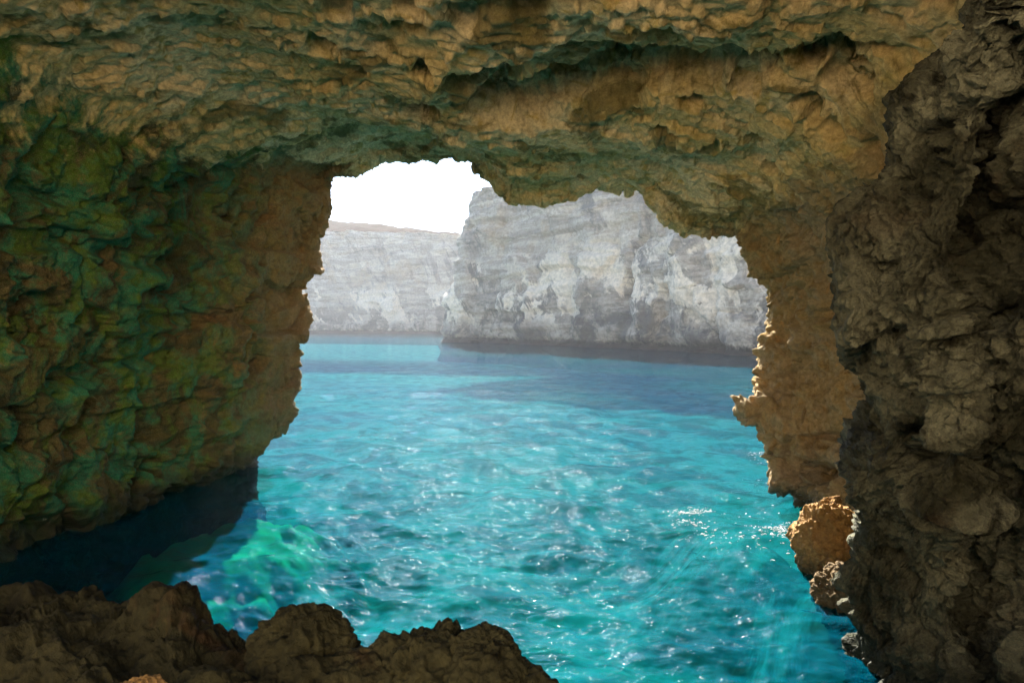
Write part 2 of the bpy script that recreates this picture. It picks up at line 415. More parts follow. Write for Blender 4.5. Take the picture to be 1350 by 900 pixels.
# ------------------------------------------------------------------ the cave: left wall, ceiling, right wall, outer face
LIP = [(0, 330, 720, 29), (.05, 338, 614, 29), (.065, 343, 592, 29), (.09, 367, 560, 29.3), (.115, 383, 520, 29.5), (.135, 386, 482, 29.6),
       (.16, 404, 440, 29.8), (.18, 408, 410, 30), (.195, 398, 382, 30), (.215, 413, 360, 30), (.24, 418, 315, 30), (.26, 428, 285, 30),
       (.285, 430, 248, 29.8), (.31, 440, 233, 29.5), (.34, 468, 228, 29), (.37, 492, 215, 28.7), (.42, 550, 209, 28.2), (.46, 603, 207, 27.8),
       (.49, 632, 224, 27.4), (.51, 650, 241, 27), (.53, 667, 264, 26.6), (.56, 705, 269, 26.2), (.59, 740, 267, 26), (.62, 775, 257, 25.7),
       (.66, 830, 253, 25.4), (.685, 852, 264, 25.2), (.705, 870, 290, 25), (.73, 900, 307, 24.8), (.76, 940, 308, 24.6), (.78, 965, 312, 24.5),
       (.80, 985, 345, 24.4), (.82, 1003, 372, 24.3), (.84, 1018, 415, 24.2), (.855, 1016, 455, 24), (.87, 1013, 490, 23.8), (.885, 1002, 515, 23.7),
       (.90, 985, 541, 23.5), (.915, 1000, 570, 23.3), (.925, 1016, 592, 23), (.94, 1020, 625, 22.8), (.955, 1050, 655, 22.5), (.965, 1064, 670, 22.3), (1, 1080, 765, 22)]
UU = [0, .05, .12, .2, .28, .33, .38, .46, .52, .58, .66, .73, .78, .83, .88, .92, .955, .965, 1]
RINGS = [
    (4, [(-12.4, -4), (-12.4, 0), (-12.4, 2.5), (-12.2, 5.5), (-11.6, 9.2), (-10.6, 11.8), (-8.4, 13), (-4, 13.2), (-1.5, 13.2), (1, 13.2), (4, 12.8), (7.4, 12), (10, 10.6), (10.8, 7.5), (11, 5), (11, 3), (11, .6), (11, 0), (11, -4)]),
    (7, [(-12.6, -4), (-12.6, 0), (-12.6, 2.5), (-12.4, 5.5), (-11.8, 9), (-10.7, 11.3), (-8.2, 12.2), (-3.5, 12.2), (-1, 12), (1.5, 12), (4.5, 12), (7.4, 11.7), (9.4, 10.2), (10.4, 7.5), (10.5, 5), (10.5, 3), (10.5, .6), (10.5, 0), (10.5, -4)]),
    (12, [(-13.2, -4), (-13.1, 0), (-13.0, 2.5), (-12.7, 5.5), (-11.9, 9), (-10.8, 11.4), (-8.3, 12.4), (-3.5, 12.4), (-1, 12.1), (1.5, 12.1), (4.5, 12), (7.1, 11.4), (8.4, 9.9), (9, 7.5), (9, 5), (8.9, 3), (8.7, .6), (8.7, 0), (8.7, -4)]),
    (16, [(-13.2, -4), (-12.9, 0), (-12.8, 2.5), (-12.4, 5.5), (-11.6, 9), (-10.6, 11.5), (-8.2, 12.5), (-3.5, 12.5), (-1, 12.0), (1.5, 12.0), (4.5, 11.7), (6.9, 10.7), (8.3, 9.3), (9.2, 7.5), (9.6, 5), (9.6, 3), (9.5, .6), (9.5, 0), (9.4, -4)]),
    (20.5, [(-12.6, -4), (-12.3, 0), (-12.2, 2.5), (-11.8, 5.5), (-11, 9), (-9.8, 11.2), (-7.6, 12.1), (-3.5, 12.1), (-1, 11.6), (1.5, 11.4), (4.5, 11.0), (6.8, 10.4), (8.3, 9.2), (9.1, 7.5), (9.6, 5), (9.6, 3), (9.4, .6), (9.4, 0), (9.3, -4)])]
NU = 1260
uu = np.linspace(0, 1, NU)
# denser samples where the picture is largest (ceiling) come from even u; keep the underwater ends short
rings, vk = [], []
for Y, pts in RINGS:
    P = np.array([(x, Y, z) for x, z in pts]); rings.append(spline(UU, P, uu))
lip3 = np.array([at(a, b, d) for _, a, b, d in LIP]); LIPU = [l[0] for l in LIP]
lip = spline(LIPU, lip3, uu)
cen = np.array([-0.5, 0, 5.0])
rad = lip - cen; rad[:, 1] = 0; rad /= np.linalg.norm(rad, axis=1, keepdims=True)
pre = lip + rad * 0.35 + np.array([0, -1.5, 0])
rings += [pre, lip]
for dist, dy in ((0.5, 0.6), (1.6, 1.0), (7, 1.6)):
    rr = lip + rad * dist; rr[:, 1] += dy
    rr[:, 2] = np.clip(rr[:, 2], -6, 14.5); rings.append(rr)
rb = rings[-1].copy(); rb[:, 1] = 3.4; rings.append(rb)                 # over the roof to an unseen back mouth, added to let bounce light in
mo = rings[0].copy(); mo[:, 1] = 3.3; mo[:, 0] *= 1.05; mo[:, 2] = np.clip(mo[:, 2] + .5, -6, 14.2); rings += [mo, rings[0]]
#          2   7    12   16   20.5  pre  lip  +..
vknots = [0, .24, .38, .54, .74, .89, .95, .965, .975, .983, .992, .998, 1.0]
vs = np.concatenate([np.linspace(0, .24, 34, endpoint=False), np.linspace(.24, .38, 62, endpoint=False), np.linspace(.38, .95, 330, endpoint=False),
                     np.linspace(.95, .975, 14, endpoint=False), np.linspace(.975, 1, 16)])
G = spline(vknots, np.array(rings), vs)                   # (nv, nu, 3)
G = np.transpose(G, (1, 0, 2))                            # (nu, nv, 3)
NV = len(vs); LIPJ = int(np.searchsorted(vs, .95))
N = grid_normals(G)
axis = np.array([-1.5, 0, 5.0])
tow = axis - G; tow[..., 1] = 0
sgn = np.sign((N[:, 150:300] * tow[:, 150:300]).sum()); N *= sgn
P = G.reshape(-1, 3).astype(np.float32)
uw = sstep(.28, .37, uu) * sstep(.80, .74, uu)            # 1 on the ceiling
uw = np.repeat(uw, NV)
uj = np.repeat(uu, NV); vj = np.tile(vs, NU)
dc = np.zeros(len(P), np.float32)
mc = uw > 0.001; mw = uw < 0.999
dc[mc] += uw[mc] * relief(P[mc], 'ceiling')
dw = relief(P[mw], 'wall')
dc[mw] += (1 - uw[mw]) * dw * np.where(uj[mw] > .6, 0.85, 1.0)
nearlip = sstep(.80, .93, vj)
dc *= 1 - 0.5 * nearlip
ml = nearlip > 0.01
wl = P[ml] + 0.1 * vec_noise(P[ml] * 2.0, 2, 15)
mr = (uj > .72) & (vj > .5) & (vj < .975)
wr = P[mr] + 0.15 * vec_noise(P[mr] * 1.5, 2, 16)
f1, f2, _, _ = worley(wr * np.array([1.6, 1.6, 2.0]), 136)
dc[mr] += sstep(.72, .80, uj[mr]) * sstep(.5, .6, vj[mr]) * (0.17 * facet(wr * np.array([1.0, 1.0, 0.8]), 134, 1.1, 0.5) + 0.20 * (np.clip(f1, 0, .8) ** 1.4 - .3) + 0.06 * facet(wr * 3.6, 135, 1.1, 0.5) + 0.05 * ridged(wr * 2.2, 4, 137))
dc[ml] += nearlip[ml] * (0.20 * facet(wl * 0.9, 131, 1.0, 0.3) + 0.055 * facet(wl * 2.7, 132, 1.0, 0.4) + 0.035 * ridged(wl * 3, 4, 133))
def roof(px, py, z=11.9): return at(px, py, (z - CAM_Z) / ((425 - py) / 900))
feats = [(roof(690, 45, 11.9), (1.6, .9, 1.6), .3), (roof(800, 18, 11.9), (1.6, .8, 1.6), .3), (roof(930, 5, 11.8), (1.4, .8, 1.6), .25),
         (roof(690, 130), (1.7, 1.2, 2.6), -1.1), (roof(640, 100), (1.0, 1.0, 2.4), -1.0), (roof(770, 115), (1.7, 1.2, 2.6), -1.2),
         (roof(870, 90), (1.6, 1.1, 2.6), -1.1), (roof(965, 70), (1.0, 0.9, 2.4), -1.1), (roof(850, 40), (1.4, .6, 1.5), -.7),
         (roof(1072, 105, 11), (0.45, .6, 1.2), -.7), (roof(1110, 95, 11), (.4, .5, 1.2), -.6), (roof(1060, 135, 11), (.35, .5, 1.2), -.6),
         (roof(1000, 165, 11.2), (.35, .5, 1.2), -.6), (roof(1010, 192, 11), (.35, .5, 1.2), -.6), (roof(935, 178, 11.2), (.35, .5, 1.2), -.5), (roof(1115, 125, 10.8), (.5, .5, 1.2), -.6),
         (roof(550, 142, 12), (.6, .7, 1.4), -.8), (roof(560, 85, 12), (.5, .6, 1.4), -.7), (roof(460, 90, 12.4), (.6, .6, 1.2), -.5), (roof(520, 40, 12), (.6, .5, 1.2), -.6), (roof(420, 60, 12.4), (.5, .5, 1.2), -.5),
         (at(1140, 230, 15.4), (.3, .4, 1.0), -.4), (at(1190, 150, 13), (.6, .8, 1.2), -.5),
         # left wall: the dark shelf hollow, upright clefts, the ledge line above the water
         (at(50, 135, 17.5), (1.6, 2.2, 0.9), -1.1), (at(130, 115, 18.5), (1.2, 1.6, .6), -.8), (at(225, 190, 21), (.8, .8, 1.8), -.6),
         (at(160, 150, 18.8), (1, .9, .7), .6), (at(110, 230, 18.2), (1, .9, 1.6), .5), (at(250, 320, 22), (.7, .6, 1.4), -.6),
         (at(60, 420, 17.4), (1, 1.2, .9), -.6), (at(315, 470, 26.5), (.8, .9, 1.2), -.6), (at(100, 500, 18.3), (1.2, 1.6, .6), -.5), (at(200, 400, 20.5), (1.0, 1.2, 1.6), .45),
         (at(300, 250, 24), (1, 1.2, 1.5), .4), (at(330, 400, 26), (1, 1.2, 1.2), .4), (at(60, 620, 18), (1.4, 2, .9), .4), (at(245, 620, 24), (1.4, 2, .8), .4),
         (at(1085, 480, 19.5), (.8, 1.2, .8), .35), (at(1075, 632, 20), (.9, 2.2, .8), -.9), (at(1100, 690, 18.3), (1.0, 1.6, 1.0), -.8), (at(1045, 440, 22.8), (.4, .8, .4), -.35)]
hol = hollows(P, feats)
dc += hol
prng = random.Random(21)
pw = P + 0.10 * vec_noise(P * 2.2, 2, 91)
for ax_, ay_ in ((1072, 128), (1020, 192), (935, 180), (1003, 163), (1102, 95), (1128, 122), (980, 128), (880, 172), (912, 150), (760, 188), (545, 145), (600, 95), (480, 112), (520, 62), (440, 42),
                 (700, 22), (1012, 110), (1060, 178), (1142, 182), (568, 182), (1152, 72), (1095, 128), (1050, 95), (655, 205), (820, 215), (955, 205), (380, 90), (610, 30), (540, 20), (900, 120)):
    zc = 11.9 if ax_ < 850 else 11.2
    c = roof(ax_, ay_, zc); r0 = prng.uniform(.20, .42)
    k = np.sqrt((((pw - c) / np.array([r0, r0 * prng.uniform(.8, 1.5), 1.3])) ** 2).sum(1))
    dc -= prng.uniform(.3, .65) * sstep(1.0, 0.72, k)
amp = np.where(vj > .975, np.where(vj > .985, 0.5, 0.7), 1.0)
Pd = P + (dc * amp)[:, None] * N.reshape(-1, 3).astype(np.float32)
G2 = Pd.reshape(NU, NV, 3)
# second pass: the insides of the carved hollows get their own broken surface
N2 = grid_normals(G2)
for _ in range(2): N2 = (N2 + np.roll(N2, 2, 0) + np.roll(N2, -2, 0) + np.roll(N2, 2, 1) + np.roll(N2, -2, 1)) / 5
N2 /= np.maximum(np.linalg.norm(N2, axis=2, keepdims=True), 1e-6)
N2 = (N2 * sgn).reshape(-1, 3)
mh = hol < -0.15
ph_ = Pd[mh] + 0.15 * vec_noise(Pd[mh] * 1.6, 2, 18)
f1, f2, _, _ = worley(ph_ * np.array([2.2, 2.2, 3.4]), 146)
d2 = 0.16 * facet(ph_ * np.array([.9, .9, 1.5]), 141, 1.1, 0.5) + 0.07 * facet(ph_ * np.array([2.6, 2.6, 4.0]), 142, 1.1, 0.5) + 0.12 * (np.clip(f1, 0, .8) ** 1.4 - .3) + 0.05 * ridged(ph_ * 2.0, 4, 143)
Pd[mh] += (d2 * sstep(0.15, 0.7, -hol[mh]))[:, None] * N2[mh]
G2 = Pd.reshape(NU, NV, 3)
i1, i2 = int(np.searchsorted(uu, .325)), int(np.searchsorted(uu, .765))
JL = LIPJ + 6
fl = sgn > 0
zone = sstep(.24, .42, uu) + sstep(.70, .82, uu)
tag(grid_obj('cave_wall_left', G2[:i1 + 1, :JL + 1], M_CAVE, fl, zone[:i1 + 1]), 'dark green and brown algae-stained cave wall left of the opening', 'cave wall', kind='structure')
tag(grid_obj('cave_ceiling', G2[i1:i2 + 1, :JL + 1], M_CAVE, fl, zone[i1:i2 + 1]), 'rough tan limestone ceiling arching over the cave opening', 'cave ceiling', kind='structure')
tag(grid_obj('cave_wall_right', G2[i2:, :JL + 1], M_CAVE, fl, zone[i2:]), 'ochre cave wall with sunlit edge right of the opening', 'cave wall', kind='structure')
tag(grid_obj('cliff_face', G2[:, JL:], M_CAVE, fl, zone * 0 + 2), 'outer rock face around the rim of the cave opening', 'cliff', kind='structure')

# ------------------------------------------------------------------ near buttress on the right
SIL = [(1330, -330, 8.2), (1315, -200, 8.4), (1300, -90, 8.5), (1288, 0, 8.6), (1238, 70, 8.8), (1188, 130, 9), (1190, 185, 9.1), (1186, 222, 9.2), (1155, 250, 9.4), (1122, 288, 9.6),
       (1111, 350, 9.7), (1118, 420, 9.8), (1137, 480, 9.9), (1162, 540, 10), (1160, 585, 10.3), (1122, 612, 10.8), (1108, 640, 11), (1124, 690, 11.2), (1115, 735, 11.6),
       (1108, 765, 11.8), (1112, 800, 12), (1125, 845, 12.2), (1126, 900, 12.0), (1128, 1000, 11.8), (1130, 1150, 11.6)]
sil = np.array([at(*s) for s in SIL])
ns = len(sil)
sk = np.concatenate([[0], np.cumsum(np.linalg.norm(np.diff(np.array([(s[0] * .4, s[1]) for s in SIL]), axis=0), axis=1))]); sk /= sk[-1]
cols = []
cols.append(sil + np.array([3.5, 5.0, 0]))
cols.append(sil + np.array([0.55, 1.1, 0]))
cols.append(sil)
front = np.array([at(s[0] + 55, s[1] + 6, s[2] - 0.75) for s in SIL]); cols.append(front)
m1 = np.array([at(s[0] + 0.45 * (1420 - s[0]), s[1], s[2] * 0.86 - 0.15 + 0.3 * math.sin(s[1] * .009)) for s in SIL]); cols.append(m1)
edge = np.array([at(1420, s[1], s[2] * 0.80 + 0.3 * math.sin(s[1] * .012)) for s in SIL]); cols.append(edge)
e2 = edge.copy(); e2[:, 0] = np.maximum(edge[:, 0] + .3, 6.2); e2[:, 1] = 3.0; cols.append(e2)
e3 = edge.copy(); e3[:, 0] = 7.5; e3[:, 1] = -6; cols.append(e3)
tk = [0, .16, .24, .36, .6, .84, .94, 1.0]
NS, NTT = 560, 400
ss = np.linspace(0, 1, NS); ts = np.concatenate([np.linspace(0, .2, 40, endpoint=False), np.linspace(.2, .86, 330, endpoint=False), np.linspace(.86, 1, 30)])
C = spline(sk, np.transpose(np.array(cols), (1, 0, 2)), ss)          # (NS, ncols, 3)
B = np.transpose(spline(tk, np.transpose(C, (1, 0, 2)), ts), (1, 0, 2))
def blur(A, n, ax):
    k = np.ones(2 * n + 1) / (2 * n + 1)
    pad = [(0, 0)] * A.ndim; pad[ax] = (n, n)
    Ap = np.pad(A, pad, mode='edge'); c = np.cumsum(np.insert(Ap, 0, 0, axis=ax), axis=ax)
    return (np.take(c, range(2 * n + 1, c.shape[ax]), ax) - np.take(c, range(0, c.shape[ax] - 2 * n - 1), ax)) / (2 * n + 1)
Bs = B
for _ in range(2): Bs = blur(blur(Bs, 14, 0), 6, 1)
kk = sstep(.26, .40, ts)[None, :, None]
B = B * (1 - kk) + Bs * kk
Nb = grid_normals(blur(blur(B, 16, 0), 10, 1))
if (Nb[200:400, 150:300] * (np.array([0, 0, 6]) - B[200:400, 150:300])).sum() < 0: Nb = -Nb; fb = False
else: fb = True
Pb = B.reshape(-1, 3).astype(np.float32)
bf = [(at(1300, 165, 7.9), (.55, .6, .35), -.25), (at(1235, 190, 8.5), (.4, .5, .3), -.35), (at(1305, 70, 7.8), (.16, .4, .7), .35), (at(1335, 150, 7.5), (.25, .4, .45), .3), (at(1330, 60, 7.5), (.2, .3, .4), -.4),
      (at(1240, 575, 9.2), (.7, .6, .3), -.55), (at(1200, 640, 9.8), (.6, .6, .5), .3), (at(1290, 620, 8.8), (.5, .5, .45), .28), (at(1260, 760, 9.8), (.6, .6, .5), -.4),
      (at(1310, 350, 8), (.6, .6, .6), -.3), (at(1190, 400, 9), (.5, .5, .7), .25), (at(1330, 480, 8), (.4, .5, .3), -.3), (at(1180, 850, 11), (.7, .7, .6), .3)]
db = relief(Pb, 'near') + hollows(Pb, bf)
tt_ = np.tile(ts, NS); db *= 1 - 0.35 * np.exp(-((tt_ - .24) / .06) ** 2)
Bd = (Pb + db[:, None] * Nb.reshape(-1, 3).astype(np.float32)).reshape(NS, NTT, 3)
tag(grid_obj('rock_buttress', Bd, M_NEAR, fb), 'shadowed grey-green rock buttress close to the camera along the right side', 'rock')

# ------------------------------------------------------------------ boulders
def boulder(name, center, r, mat, label, seed, rotz=0.0, amp=1.0, flat=0.0, nu=150, nv=90, group=None):
    a = np.linspace(0, 2 * math.pi, nu + 1)[:-1]; b = np.linspace(-math.pi / 2, math.pi / 2, nv)
    A, Bb = np.meshgrid(a, b, indexing='ij')
    d = np.stack([np.cos(A) * np.cos(Bb), np.sin(A) * np.cos(Bb), np.sin(Bb)], -1).reshape(-1, 3)
    s = float(min(r))
    q = d * np.array(r) / s + seed * 7.13
    k = 1 + amp * (0.16 * fbm(q * 0.9, 3, seed) + 0.12 * facet((q + .25 * vec_noise(q * 1.2, 2, seed)) * 1.1, seed + 1, 1.0, 0.25)
                   + 0.05 * facet(q * 3.0, seed + 2, 1.0, .3))
    f1, f2, _, _ = worley((q + .1 * vec_noise(q * 3, 2, seed)) * 3.6, seed + 3)
    k += amp * (0.16 * (np.clip(f1, 0, .8) ** 1.4 - .3) + 0.05 * ridged(q * 4, 4, seed + 4))
    f1, f2, _, _ = worley(q * 8.5 + .5 * vec_noise(q * 5, 2, seed), seed + 6)
    k += amp * 0.07 * (np.clip(f1, 0, .8) ** 1.3 - .3)
    v = d * k[:, None] * np.array(r)
    cr, sr = math.cos(rotz), math.sin(rotz)
    v = np.stack([v[:, 0] * cr - v[:, 1] * sr, v[:, 0] * sr + v[:, 1] * cr, v[:, 2]], 1)
    i = np.arange(nu)[:, None]; j = np.arange(nv - 1)[None]
    i1_ = (i + 1) % nu
    Q = np.stack([(i * nv + j), (i1_ * nv + j), (i1_ * nv + j + 1), (i * nv + j + 1)], -1).reshape(-1, 4)
    o = mesh_from(name, v, Q, mat); o.location = tuple(center)
    return tag(o, label, 'rock', group)
boulder('sunlit_rock', at(1091, 712, 16.7), (0.72, 0.85, 0.95), M_LIT, 'golden sunlit rock at the water edge below the right cave wall', 3, 0.4, 1.0)
boulder('wet_rock', at(1116, 790, 14.6), (0.55, 0.7, 0.7), M_WET, 'small wet brown rock at the foot of the near buttress', 5, 0.2)

# ------------------------------------------------------------------ foreground ledge
LS = [(-2600, 760, 6.0), (-1200, 760, 5.2), (-500, 765, 4.8), (-150, 768, 4.7), (0, 768, 4.6), (60, 766, 4.55), (125, 774, 4.5), (172, 795, 4.35), (215, 782, 4.3), (245, 790, 4.25), (265, 812, 4.15),
      (310, 830, 4.0), (350, 838, 3.9), (430, 848, 3.8), (520, 858, 3.72), (620, 866, 3.62), (700, 898, 3.5), (760, 960, 3.3), (900, 1060, 3.0), (1200, 1200, 2.6), (2200, 1500, 2.2)]
cr_ = np.array([at(*s) for s in LS])
lk = np.linspace(0, 1, len(LS))
rows = []
def row(dx, y, z):
    r = cr_.copy(); r[:, 1] = y; r[:, 2] = z; r[:, 0] *= dx; return r
rows.append(row(1.2, -10, 4.3)); rows.append(row(1.0, 0.2, 4.15))
r2 = cr_.copy(); r2[:, 0] *= .62; r2[:, 1] *= .62; r2[:, 2] = r2[:, 2] - .12; rows.append(r2)
r2 = cr_.copy(); r2[:, :2] *= .86; r2[:, 2] -= .05; rows.append(r2)
rows.append(cr_)
for k, dz in ((1.06, -.25), (1.16, -1.0), (1.3, -2.8), (1.5, -7)):
    r2 = cr_.copy(); r2[:, :2] *= k; r2[:, 2] += dz; rows.append(r2)
ls = np.concatenate([np.linspace(0, .14, 60, endpoint=False), np.linspace(.14, .86, 380, endpoint=False), np.linspace(.86, 1, 50)])
rt = np.concatenate([np.linspace(0, .28, 40, endpoint=False), np.linspace(.28, .62, 140, endpoint=False), np.linspace(.62, 1, 40)])
Lc = spline(lk, np.transpose(np.array(rows), (1, 0, 2)), ls)
L = np.transpose(spline([0, .14, .28, .44, .52, .58, .68, .84, 1], np.transpose(Lc, (1, 0, 2)), rt), (1, 0, 2))
Nl = grid_normals(L)
if Nl[200:400, 60:160, 2].sum() < 0: Nl = -Nl; fl2 = False
else: fl2 = True
Pl = L.reshape(-1, 3).astype(np.float32)
q = Pl + 0.12 * vec_noise(Pl * 1.8, 2, 3)
dl = 0.12 * fbm(Pl * 1.0, 3, 71) + 0.05 * facet(q * 1.7, 72, .8, .2)
f1, f2, _, _ = worley(q * 2.3, 78); dl += 0.20 * (0.32 - np.clip(f1, 0, .8) ** 1.6)
f1, f2, _, _ = worley(q * 5.2, 74); dl += 0.085 * (0.32 - np.clip(f1, 0, .8) ** 1.5)
f1, f2, _, _ = worley(q * 12, 75); dl += 0.04 * (np.clip(f1, 0, .8) ** 1.3 - .3)
dl += 0.02 * ridged(Pl * 9, 3, 76)
Nu_ = Nl.reshape(-1, 3) * 0.5 + np.array([0, -0.25, 0.8]); Nu_ /= np.linalg.norm(Nu_, axis=1, keepdims=True)
Ld = (Pl + dl[:, None] * Nu_).reshape(len(ls), len(rt), 3)
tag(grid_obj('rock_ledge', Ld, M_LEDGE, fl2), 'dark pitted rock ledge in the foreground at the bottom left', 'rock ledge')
boulder('boulder', at(398, 872, 3.75), (0.29, 0.26, 0.27), M_LEDGE, 'rounded dark boulder in the middle of the foreground rim', 11, 0.3, 0.9)
boulder('boulder', at(560, 905, 3.62), (0.40, 0.3, 0.27), M_LEDGE, 'wide pitted boulder at the right end of the foreground rim', 13, 0.1, 1.0)
boulder('boulder', at(640, 905, 3.5), (0.24, 0.26, 0.25), M_LEDGE, 'pitted lump of rock on the far right of the foreground rim', 15, 0.5, 0.9)
boulder('stone', at(187, 918, 3.1), (0.11, 0.10, 0.075), M_LIT, 'small rust-coloured stone at the bottom edge of the foreground ledge', 17, 0.1, 1.1, nu=60, nv=40)

# ------------------------------------------------------------------ unseen sunny slope, added behind the cave to bounce warm light in
hxs = np.linspace(-90, 90, 160); hys = np.linspace(0, 1, 110)
HX, HT = np.meshgrid(hxs, hys, indexing='ij')
HY = -6.5 - 100 * HT ** 1.3
HZ = 3.6 + np.clip(-HY - 8, 0, 200) * 0.95 * np.clip((-HY - 8) / 5, 0, 1)
HZ = np.where(HZ > 40, 40 + (HZ - 40) * .25, HZ)
hp = np.stack([HX, HY, HZ], -1).reshape(-1, 3).astype(np.float32)
HZ = HZ + (1.2 * fbm(hp * .15, 4, 301) + .5 * facet(hp * .5, 302)).reshape(HX.shape) * np.clip((-HY - 8) / 4, 0, 1)
tag(grid_obj('bounce_slope', np.stack([HX, HY, HZ], -1), M_BOUNCE, False), 'unseen pale slope added behind the cave to bounce warm sunlight inside', 'bounce_slope', kind='structure')

# ------------------------------------------------------------------ far headlands
def headland(name, plan, tops, label, seed, ns=420, nt=170, z0=-6, back=70, rise=(14,)):
    """plan: (x, y, lean) along the foot; tops: height of the rim at each"""
    plan = np.array(plan, float); tops = np.array(tops, float)
    k = np.concatenate([[0], np.cumsum(np.linalg.norm(np.diff(plan[:, :2], axis=0), axis=1))]); k /= k[-1]
    s = np.linspace(0, 1, ns); p = spline(k, plan, s); zt = spline(k, tops[:, None], s)[:, 0]
    tg = np.gradient(p[:, :2], axis=0); tg /= np.linalg.norm(tg, axis=1, keepdims=True)
    inw = np.stack([-tg[:, 1], tg[:, 0]], 1)                  # into the land
    t = np.linspace(0, 1, nt)
    Z = z0 + (zt[:, None] - z0) * t[None]
    base = p[:, None, :2] + inw[:, None] * (p[:, 2][:, None] * np.clip(Z / zt[:, None], 0, 1))[..., None]
    # tide notch at the foot
    base = base + inw[:, None] * (1.3 * np.exp(-((Z - 0.9) / 1.1) ** 2))[..., None]
    q = np.stack([base[..., 0], base[..., 1], Z], -1).reshape(-1, 3).astype(np.float32)
    zz = q[:, 2] + 3.0 * fbm(q * .03, 3, seed)
    d = 3.0 * fbm(q * np.array([.035, .035, .012]), 3, seed) + 2.2 * facet((q + 3 * vec_noise(q * .05, 2, seed)) * np.array([.07, .07, .035]), seed + 1, .8, .3)
    d += 0.9 * facet((q + 1 * vec_noise(q * .15, 2, seed)) * np.array([.2, .2, .16]), seed + 2, .9, .4)
    d += 1.1 * sstep(-.15, .15, noise(np.stack([q[:, 0] * .01, q[:, 1] * .01, zz * .2], 1), seed + 3)) + 0.4 * noise(np.stack([q[:, 0] * .05, q[:, 1] * .05, zz * .6], 1), seed + 4)
    d += 0.3 * ridged(q * .35, 3, seed + 5)
    g = q.reshape(ns, nt, 3).copy()
    g[..., :2] -= inw[:, None] * d.reshape(ns, nt, 1)
    rz = 1.0 * fbm(np.stack([p[:, 0] * .12, p[:, 1] * .12, p[:, 0] * 0], 1), 4, seed + 8)
    g[:, -8:, 2] += rz[:, None] * np.linspace(0.1, 1, 8)[None]
    root = grid_obj(name, g, M_CLIFF, True)
    # the land on top
    nb = 60
    bk = np.linspace(0, 1, nb) ** 1.6
    rim = g[:, -1]
    T = rim[:, None, :] + np.concatenate([inw[:, None] * (bk * back)[None, :, None], (np.sin(bk * math.pi / 2)[None] * np.interp(s, np.linspace(0, 1, len(rise)), rise)[:, None])[..., None]], -1)
    qq = T.reshape(-1, 3).astype(np.float32)
    T[..., 2] += (1.4 * fbm(qq * .06, 5, seed + 9)).reshape(ns, nb) * np.clip(bk * 12, 0, 1)[None]
    topo = grid_obj('plateau', T, M_DRY, True); topo.parent = root
    topo['label'] = 'brown dry ground on top of the cliff'
    return tag(root, label, 'cliff')
headland('headland', [(62, 330, 2), (18, 268, 3), (-12, 232, 5), (-19.5, 214, 7), (-10, 201, 5), (4, 186, 4), (22, 160, 4), (36, 138, 4), (46, 119, 4), (62, 96, 4), (90, 70, 4), (130, 55, 4)],
         [42, 44, 46, 46.5, 46, 45, 44, 42, 42, 42, 42, 42], 'tall pale headland with white rockfall scars, nearer of the two cliffs', 31, ns=560, nt=230, back=60, rise=(3,))
headland('headland', [(-420, 470, 5), (-300, 430, 5), (-180, 400, 5), (-110, 385, 5), (-60, 368, 5), (-20, 352, 5), (20, 345, 5), (70, 350, 5)],
         [68, 63, 59, 58, 55, 51, 49, 47], 'low grey headland with brown top farther across the bay', 57, ns=420, nt=130, back=90, rise=(30, 28, 25, 23, 18, 8, 4, 4))

# ------------------------------------------------------------------ sea and seabed
na, nr = 800, 490
ang = np.concatenate([np.radians(np.linspace(-180, -42, 30, endpoint=False)), np.radians(np.linspace(-42, 42, na - 60, endpoint=False)), np.radians(np.linspace(42, 180, 30))])
iv = np.concatenate([np.linspace(1 / 3.0, 1 / 9.0, 30, endpoint=False), np.linspace(1 / 9.0, 1 / 160.0, nr - 60, endpoint=False), 1 / np.geomspace(160, 1400, 30)])
rr = 1 / iv
A, Rr = np.meshgrid(ang, rr, indexing='ij')
X = Rr * np.sin(A); Yy = Rr * np.cos(A)
rng = np.random.default_rng(4)
def wave_z(X, Y, sp):
    z = np.zeros(X.shape, np.float32)
    r_ = np.random.default_rng(4)
    for k in range(72):
        lam = 0.35 * (6.5 / 0.35) ** r_.random()
        th = math.radians(250) + r_.normal() * 0.75
        a = 0.0098 * lam ** 0.5
        ph = r_.random() * 6.28
        kx, ky = math.cos(th) * 2 * math.pi / lam, math.sin(th) * 2 * math.pi / lam
        w = np.clip((lam / np.maximum(sp, 1e-3) - 2.0) / 3.0, 0, 1)
        s = np.sin(kx * X + ky * Y + ph)
        z += w * a * (np.exp(0.7 * s) - 1.13)
    return z
Zw = wave_z(X, Yy, np.broadcast_to(np.gradient(rr)[None], X.shape))
W = np.stack([X, Yy, Zw], -1)
tag(grid_obj('sea', W, M_WATER, True), 'rippled turquoise sea water running from the cave to the cliffs', 'sea', kind='structure')
xs = np.concatenate([np.linspace(-70, -16, 40, endpoint=False), np.linspace(-16, 12, 130, endpoint=False), np.linspace(12, 70, 40)]); ys = np.concatenate([np.linspace(-15, 8, 12, endpoint=False), np.linspace(8, 34, 130, endpoint=False), np.linspace(34, 140, 60)])
SX, SY = np.meshgrid(xs, ys, indexing='ij')
pp = np.stack([SX, SY, SX * 0], -1).reshape(-1, 3)
sz = -3.2 - 0.045 * np.clip(SY - 20, 0, 200) + (0.7 * fbm(pp * .18, 4, 91)).reshape(SX.shape)
sz += 2.4 * np.exp(-((SX - 7.2) / 1.6) ** 2) * sstep(30, 22, SY) 
rad_ = np.hypot((SX + 9.3) / 1.5, (SY - 22.0) / 2.3) + (0.5 * fbm(pp * .8, 4, 95)).reshape(SX.shape)
sz = np.maximum(sz, -1.2 - 1.0 * np.clip(rad_ - 1.0, 0, 9) + (0.2 * fbm(pp * 1.1, 3, 96)).reshape(SX.shape))
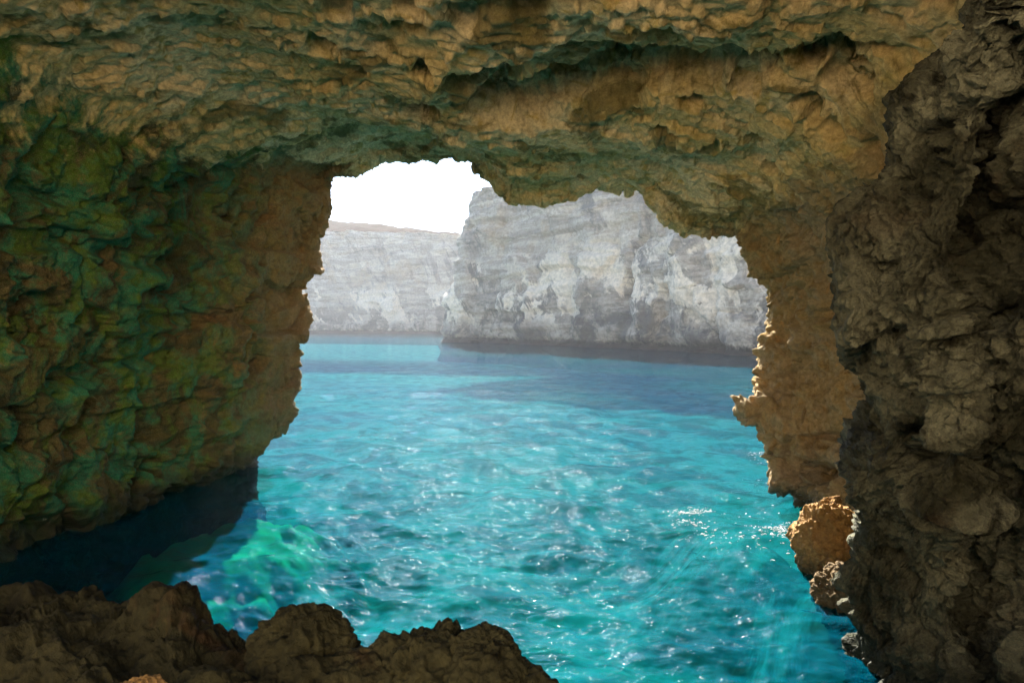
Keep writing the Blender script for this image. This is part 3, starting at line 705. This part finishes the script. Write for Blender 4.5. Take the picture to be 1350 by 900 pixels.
bed = grid_obj('seabed', np.stack([SX, SY, sz], -1), M_BED, True)
tag(bed, 'rock and sand seabed under the turquoise water', 'seabed', kind='structure')
deep = np.array([[-1500, -1500, -14.], [1500, -1500, -14.], [1500, 1500, -14.], [-1500, 1500, -14.]])
tag(mesh_from('sea_floor', deep, np.array([[0, 1, 2, 3]]), M_BED, False), 'deep sea floor far out under the bay', 'seabed', kind='structure')

# ------------------------------------------------------------------ foam
fr = random.Random(8)
FV, FQ = [], []
def fleck(cx, cy, rx, ry, rot, n=9):
    z0 = float(wave_z(np.array([cx]), np.array([cy]), np.array([0.15]))[0])
    b = len(FV); FV.append((cx, cy, z0 + 0.03))
    ring = []
    for k in range(n):
        t = 2 * math.pi * k / n; s = fr.uniform(0.45, 1.25)
        x, y = rx * s * math.cos(t), ry * s * math.sin(t)
        X_, Y_ = cx + x * math.cos(rot) - y * math.sin(rot), cy + x * math.sin(rot) + y * math.cos(rot)
        FV.append((X_, Y_, z0 + 0.004)); ring.append(b + 1 + k)
    for k in range(n): FQ.append((b, ring[k], ring[(k + 1) % n]))
for px, py, sx, sy, cnt in ((905, 680, 10, 3, 60), (925, 676, 12, 3, 60), (912, 690, 14, 3, 50), (930, 700, 12, 4, 30), (955, 708, 30, 6, 30), (1022, 703, 16, 3, 70), (1040, 698, 10, 4, 50), (1015, 712, 20, 5, 30),
                             (1003, 600, 8, 2, 60), (1010, 606, 6, 2, 30), (985, 690, 40, 16, 30), (1010, 640, 18, 14, 20), (1050, 720, 12, 12, 20)):
    for _ in range(cnt):
        a, b = px + fr.gauss(0, sx), py + fr.gauss(0, sy)
        d = CAM_Z / ((b - 425) / 900)
        w = at(a, b, d)
        k = fr.random() ** 2
        fleck(w[0], w[1], .012 + .07 * k, .008 + .022 * k, fr.gauss(0.2, .7), 7)
tag(mesh_from('sea_foam', np.array(FV), np.array(FQ), M_FOAM), 'white flecks of foam on the water near the right wall', 'foam', kind='stuff')

# ------------------------------------------------------------------ haze
hm = bpy.data.materials.new('haze_air'); hm.use_nodes = True
ht = hm.node_tree; ht.nodes.clear()
ho = ht.nodes.new('ShaderNodeOutputMaterial'); hv = ht.nodes.new('ShaderNodeVolumePrincipled')
hv.inputs['Color'].default_value = (0.93, 0.95, 1.0, 1); hv.inputs['Density'].default_value = 0.00016
hv.inputs['Anisotropy'].default_value = 0.3
ht.links.new(hv.outputs[0], ho.inputs['Volume'])
hx, hy0, hy1, hz0, hz1 = 1600, -1600, 1600, -15.5, 100
hvs = np.array([(x, y, z) for x in (-hx, hx) for y in (hy0, hy1) for z in (hz0, hz1)])
hq = np.array([[0, 1, 3, 2], [4, 6, 7, 5], [0, 4, 5, 1], [2, 3, 7, 6], [0, 2, 6, 4], [1, 5, 7, 3]])
tag(mesh_from('haze', hvs, hq, hm, False), 'pale sunlit sea haze in the air over the bay', 'haze', kind='stuff')
